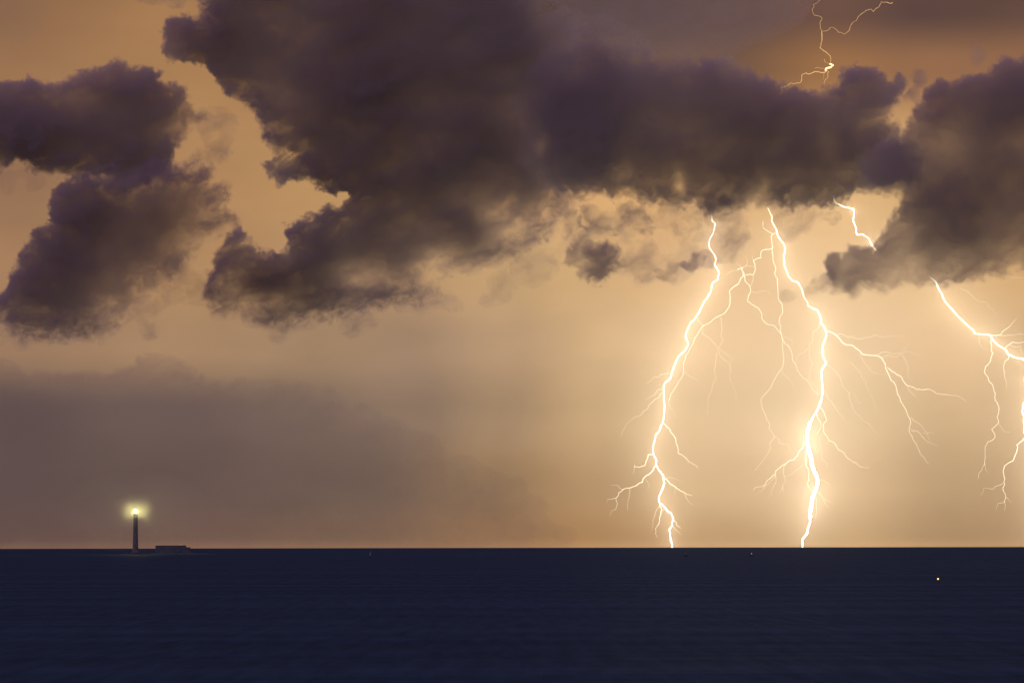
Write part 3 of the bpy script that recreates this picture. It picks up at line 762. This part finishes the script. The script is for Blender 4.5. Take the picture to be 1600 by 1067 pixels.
def box(x0, x1, y0, y1, z0, z1, ch=0.0):
    v = [(x, y, z) for z in (z0, z1) for y in (y0, y1) for x in (x0, x1)]
    f = [(0, 2, 3, 1), (4, 5, 7, 6), (0, 1, 5, 4), (2, 6, 7, 3), (0, 4, 6, 2), (1, 3, 7, 5)]
    return v, f


def join(parts):
    V, Fc = [], []
    for v, f in parts:
        o = len(V); V += v; Fc += [tuple(i + o for i in q) for q in f]
    return V, Fc


lh = at(np.array(211.6), np.array(866.0), LH_Y)
LX = float(lh[0]); SZ = sea_z(LX, LH_Y)
m_px = LH_Y * PX                               # metres per photograph pixel at the islet


def islet():
    x0, x1 = LX - 24, LX + 118
    nx, ny = 160, 60
    xs = np.linspace(x0, x1, nx); ys = np.linspace(LH_Y - 30, LH_Y + 45, ny)
    X, Y = np.meshgrid(xs, ys, indexing='ij')
    u = (X - (x0 + x1) / 2) / ((x1 - x0) / 2); v = (Y - LH_Y - 7) / 37
    r = np.sqrt(u ** 2 + v ** 2) + 0.18 * fbm(X, Y, 30, 901, 4)
    h = 3.0 * np.clip(1.05 - r, -0.6, 1) ** 1 * (1 + 0.3 * fbm(X, Y, 12, 911, 5)) + 0.5 * fbm(X, Y, 6, 921, 4)
    flat = np.exp(-(((X - LX) / 10) ** 2 + ((Y - LH_Y) / 10) ** 2))
    h = h * (1 - flat) + 2.6 * flat
    h = np.minimum(h, 3.1)
    Z = SZ + h
    co = np.stack([X, Y, Z], -1).reshape(-1, 3)
    idx = np.arange(nx * ny).reshape(nx, ny)
    q = np.stack([idx[:-1, :-1], idx[1:, :-1], idx[1:, 1:], idx[:-1, 1:]], -1).reshape(-1, 4)
    o = quad_object("islet", co, q, M_ROCK, smooth=True)
    tag(o, "low dark rocky islet carrying the lighthouse", "islet", kind="structure")


islet()


def lighthouse():
    base_z = SZ + 2.4
    top = float(at(np.array(211.6), np.array(799.0), LH_Y)[2])     # height of the lamp
    H = top - base_z
    root = empty("lighthouse", (LX, LH_Y, base_z), "tall slender lighthouse on the horizon with a bright yellow lamp", "lighthouse")
    r0, r1 = 4.1, 3.0
    tz = H - 4.6
    prof = [(5.6, -1.6), (5.6, 1.6), (4.9, 1.8), (4.6, 3.4), (4.15, 4.2)]
    for k in range(13):
        z = 4.6 + (tz - 4.6) * k / 12
        prof.append((r0 + (r1 - r0) * (k / 12) ** 0.9, z))
    v, f = lathe(prof, 48); mesh_object("tower", v, f, M_STONE, root, True)
    v, f = lathe([(3.05, tz + .02), (3.2, tz + .6), (3.3, tz + 1.0), (3.3, tz + 1.3), (2.6, tz + 1.35)], 48)
    g = mesh_object("gallery", v, f, M_STONE, root)
    rail = []
    for k in range(24):
        a = 2 * math.pi * k / 24
        x, y = 3.2 * math.cos(a), 3.2 * math.sin(a)
        rail.append(box(x - .05, x + .05, y - .05, y + .05, tz + 1.3, tz + 2.3))
    ring_v, ring_f = lathe([(3.14, tz + 2.3), (3.26, tz + 2.3), (3.26, tz + 2.4), (3.14, tz + 2.4), (3.14, tz + 2.3)], 48, False)
    v, f = join(rail + [(ring_v, ring_f)]); mesh_object("railing", v, f, M_DARK, g)
    lan = mesh_object("lantern_room", *lathe([(1.7, tz + 1.37), (1.7, tz + 2.7), (1.6, tz + 2.75), (1.6, tz + 1.4)], 32, False), M_DARK, root)
    bars = []
    for k in range(8):
        a = 2 * math.pi * k / 8
        x, y = 1.74 * math.cos(a), 1.74 * math.sin(a)
        bars.append(box(x - .06, x + .06, y - .06, y + .06, tz + 2.7, tz + 7.4))
    mesh_object("glazing_bar", *join(bars), M_DARK, lan)
    v, f = lathe([(1.72, tz + 7.4), (1.5, tz + 7.55), (.95, tz + 8.0), (.5, tz + 8.6), (.25, tz + 9.1), (.2, tz + 10.1), (.02, tz + 10.2)], 32)
    mesh_object("dome", v, f, M_DARK, root, True)
    # the burning lamp
    lv, lf = lathe([(.05, tz + 2.78), (1.3, tz + 2.8), (1.62, tz + 3.4), (1.62, tz + 6.6), (1.3, tz + 7.25), (.05, tz + 7.3)], 24)
    mesh_object("lamp", lv, lf, glow("lighthouse_lamp", (1.0, 0.90, 0.32), 1150.0), root, True)
    wins = []
    for k, z in enumerate((10, 20, 30, 40)):
        rr = r0 + (r1 - r0) * ((z - 4.6) / (tz - 4.6)) ** .9
        mesh_object("window", *box(-.45, .45, -rr - .05, -rr + .4, z, z + 1.6), M_WINDOW, root)
    mesh_object("door", *box(-.7, .7, -4.75, -4.2, 1.9, 4.1), M_DARK, root)
    # scattering volume added round the lamp, densest at its centre, to make the halo
    m, n, l = material("lamp_halo_volume")
    o = n.new("ShaderNodeOutputMaterial"); vs = n.new("ShaderNodeVolumeScatter")
    vs.inputs["Color"].default_value = (0.97, 0.97, 0.95, 1); vs.inputs["Anisotropy"].default_value = 0.0
    l.new(vs.outputs[0], o.inputs["Volume"])
    tcm = n.new("ShaderNodeTexCoord"); mpm = n.new("ShaderNodeMapping"); mpm.vector_type = 'TEXTURE'
    mpm.inputs["Location"].default_value = (LX, LH_Y, top); mpm.inputs["Scale"].default_value = (66, 66, 66)
    gr = n.new("ShaderNodeTexGradient"); gr.gradient_type = 'SPHERICAL'
    l.new(tcm.outputs["Object"], mpm.inputs[0]); l.new(mpm.outputs[0], gr.inputs[0])
    pw = n.new("ShaderNodeMath"); pw.operation = 'POWER'; l.new(gr.outputs[1], pw.inputs[0]); pw.inputs[1].default_value = 7.0
    ma = n.new("ShaderNodeMath"); ma.operation = 'MULTIPLY_ADD'; l.new(pw.outputs[0], ma.inputs[0])
    ma.inputs[1].default_value = 2.4e-2; ma.inputs[2].default_value = 3e-4
    l.new(ma.outputs[0], vs.inputs["Density"])
    pv, pf = lathe([(110 * math.sin(math.pi * k / 24) + .01, 62 * -math.cos(math.pi * k / 24)) for k in range(25)], 48)
    mo = mesh_object("lamp_halo", [(x + LX, y + LH_Y, z + top) for x, y, z in pv], pf, m)
    tag(mo, "faint volume added for the yellow halo round the lighthouse lamp", "lamp_halo", kind="stuff")


lighthouse()


def keepers_house():
    xa = float(at(np.array(242.3), np.array(860.0), LH_Y)[0]); xb = float(at(np.array(296.0), np.array(860.0), LH_Y)[0])
    ztop = float(at(np.array(268.0), np.array(852.2), LH_Y)[2])
    g = SZ + 1.0
    root = empty("house", (xa, LH_Y + 6, g), "long low flat building on the islet right of the lighthouse", "building")
    W = xb - xa; Hh = ztop - g; ws = (1289.0 - 735) / (1168 - 735) * 0 + 0.875 * W
    mesh_object("wall", *box(0, ws, 0, 11, -1.5, Hh - .7), M_WALL, root)
    mesh_object("roof", *join([box(-.5, ws + .4, -.5, 11.5, Hh - .7 + .003, Hh - .1), box(.3, ws - .4, .3, 10.7, Hh - .1 + .003, Hh + .25)]), M_ROOF, root)
    an = mesh_object("annex", *box(ws + .003, W, 1, 10, -1.5, Hh - 2.9), M_WALL, root)
    mesh_object("annex_roof", *box(ws + .42, W + .4, .6, 10.4, Hh - 2.9 + .003, Hh - 2.4), M_ROOF, an)
    n = 11
    for row in (1.8, 5.4):
        for k in range(n):
            if row < 2 and k == 5: continue
            x = 2.2 + (ws - 4.4) * k / (n - 1)
            mesh_object("window", *box(x - .5, x + .5, -.06, .3, row, row + 1.6), M_WINDOW, root)
    xd = 2.2 + (ws - 4.4) * 5 / (n - 1)
    mesh_object("door", *box(xd - .7, xd + .7, -.08, .3, 0, 2.3), M_DARK, root)


keepers_house()


# ------------------------------------------------------------------ boats and the lit buoy
def hull_mesh(L, B, Hh):
    st = 14; prof = []
    v, f = [], []
    for i in range(st + 1):
        t = i / st; x = (t - 0.5) * L
        wdt = B / 2 * (1 - max(0, (t - 0.45) / 0.55) ** 2.2) * (0.82 + 0.18 * min(1, t * 4))
        sheer = Hh * (1 + 0.35 * max(0, t - .5) * 2)
        v += [(x, -wdt, sheer), (x, -wdt * .75, 0.1), (x, 0, -.35), (x, wdt * .75, 0.1), (x, wdt, sheer)]
    for i in range(st):
        for k in range(4):
            a = i * 5 + k
            f.append((a, a + 1, a + 6, a + 5))
        f.append((i * 5 + 4, i * 5, i * 5 + 5, i * 5 + 9))
    f.append((0, 4, 3, 2, 1)); e = st * 5; f.append((e, e + 1, e + 2, e + 3, e + 4))
    return v, f


M_HULL = paint("dark_hull", (0.04, 0.042, 0.05), 0.5, 0.2, 1.0)
M_CABIN = paint("weathered_cabin", (0.10, 0.10, 0.11), 0.6, 0.15, 1.0)
M_SAIL = paint("pale_sail", (0.30, 0.29, 0.30), 0.8, 0.08, 0.6)


def small_boat(px, py, Y, rot, label, lamp_color, lamp_strength, lamp_r, L=7.0):
    p = at(np.array(float(px)), np.array(float(py)), Y)
    z = sea_z(p[0], Y)
    root = empty("fishing_boat", (float(p[0]), Y, z), label, "boat", "small lit boats on the dark sea")
    root.rotation_euler = (0, 0, rot)
    mesh_object("hull", *hull_mesh(L, L * .34, L * .11), M_HULL, root, True)
    c = mesh_object("cabin", *join([box(-L * .18, L * .14, -L * .1, L * .1, L * .1, L * .27), box(-L * .2, L * .17, -L * .12, L * .12, L * .273, L * .29)]), M_CABIN, root)
    mesh_object("window", *box(L * .08, L * .145, -L * .07, L * .07, L * .18, L * .25), M_WINDOW, c)
    zl = max(float(p[2]) - z, L * .36)
    mv, mf = lathe([(.06, L * .28), (.05, zl - lamp_r)], 10); mesh_object("mast", mv, mf, M_DARK, root)
    lv, lf = lathe([(lamp_r * math.sin(math.pi * k / 8) + .003, zl - lamp_r * math.cos(math.pi * k / 8)) for k in range(9)], 14)
    mesh_object("lamp", lv, lf, glow("boat_lamp", lamp_color, lamp_strength), root, True)
    return root


def dist_for(py_below, extra=0.0):
    """distance at which the sea surface lies so many photograph pixels under the horizon"""
    a = py_below * PX + math.sqrt(2 * CAM_H / R_EARTH)
    lo, hi = 100.0, math.sqrt(2 * CAM_H * R_EARTH)
    for _ in range(60):
        mid = (lo + hi) / 2
        if CAM_H / mid + mid / (2 * R_EARTH) > a: lo = mid
        else: hi = mid
    return lo


small_boat(1174.2, 864.4, dist_for(13.5), 0.5, "tiny boat with white masthead light just below the horizon left of the central bolt", (1.0, 0.88, 0.90), 2.0, .40)
small_boat(1071.5, 864.5, dist_for(13.5), -2.4, "tiny boat with faint bluish light just below the horizon right of the left bolt", (0.75, 0.78, 1.0), 0.35, .40)


def sailing_boat():
    Y = dist_for(14.0)
    p = at(np.array(579.5), np.array(868.0), Y); z = sea_z(p[0], Y)
    root = empty("sailing_boat", (float(p[0]), Y, z), "tiny pale-sailed boat below the horizon right of the lighthouse islet", "boat")
    root.rotation_euler = (0, 0, 0.9)
    mesh_object("hull", *hull_mesh(6.5, 2.1, .7), M_HULL, root, True)
    mesh_object("mast", *lathe([(.07, .6), (.05, 7.6)], 10), M_DARK, root)
    v, f = [], []
    for s in (0, .04):
        for i in range(7):
            t = i / 6
            for k in range(2):
                x = -.1 - k * 2.5 * (1 - t) ** .9
                v.append((x, .25 * math.sin(t * 3.1) * k + s, 1.3 + 6.0 * t))
    for i in range(6):
        a = i * 2; f.append((a, a + 1, a + 3, a + 2)); b = 14 + a; f.append((b, b + 2, b + 3, b + 1))
        f.append((a, a + 2, b + 2, b)); f.append((a + 1, b + 1, b + 3, a + 3))
    f.append((0, 14, 15, 1)); f.append((12, 13, 27, 26))
    mesh_object("sail", v, f, M_SAIL, root)


sailing_boat()


def lit_buoy():
    Y = dist_for(57.0)
    p = at(np.array(1465.7), np.array(904.0), Y); z = sea_z(p[0], Y)
    zl = float(p[2]) - z
    root = empty("light_buoy", (float(p[0]), Y, z), "small yellow light on the dark sea at lower right", "buoy")
    mesh_object("float", *lathe([(.3, -.6), (.95, -.3), (1.05, .1), (.95, .4), (.25, .5)], 24), M_HULL, root, True)
    legs = []
    for k in range(4):
        a = math.pi / 4 + k * math.pi / 2
        legs.append(box(.35 * math.cos(a) - .04, .35 * math.cos(a) + .04, .35 * math.sin(a) - .04, .35 * math.sin(a) + .04, .45, zl - .5))
    mesh_object("tower", *join(legs + [box(-.45, .45, -.45, .45, zl - .5 + .003, zl - .42)]), M_DARK, root)
    r = .36
    lv, lf = lathe([(r * math.sin(math.pi * k / 8) + .003, zl - r * math.cos(math.pi * k / 8)) for k in range(9)], 16)
    mesh_object("lantern", lv, lf, glow("buoy_lantern", (1.0, 0.55, 0.13), 2.6), root, True)


lit_buoy()
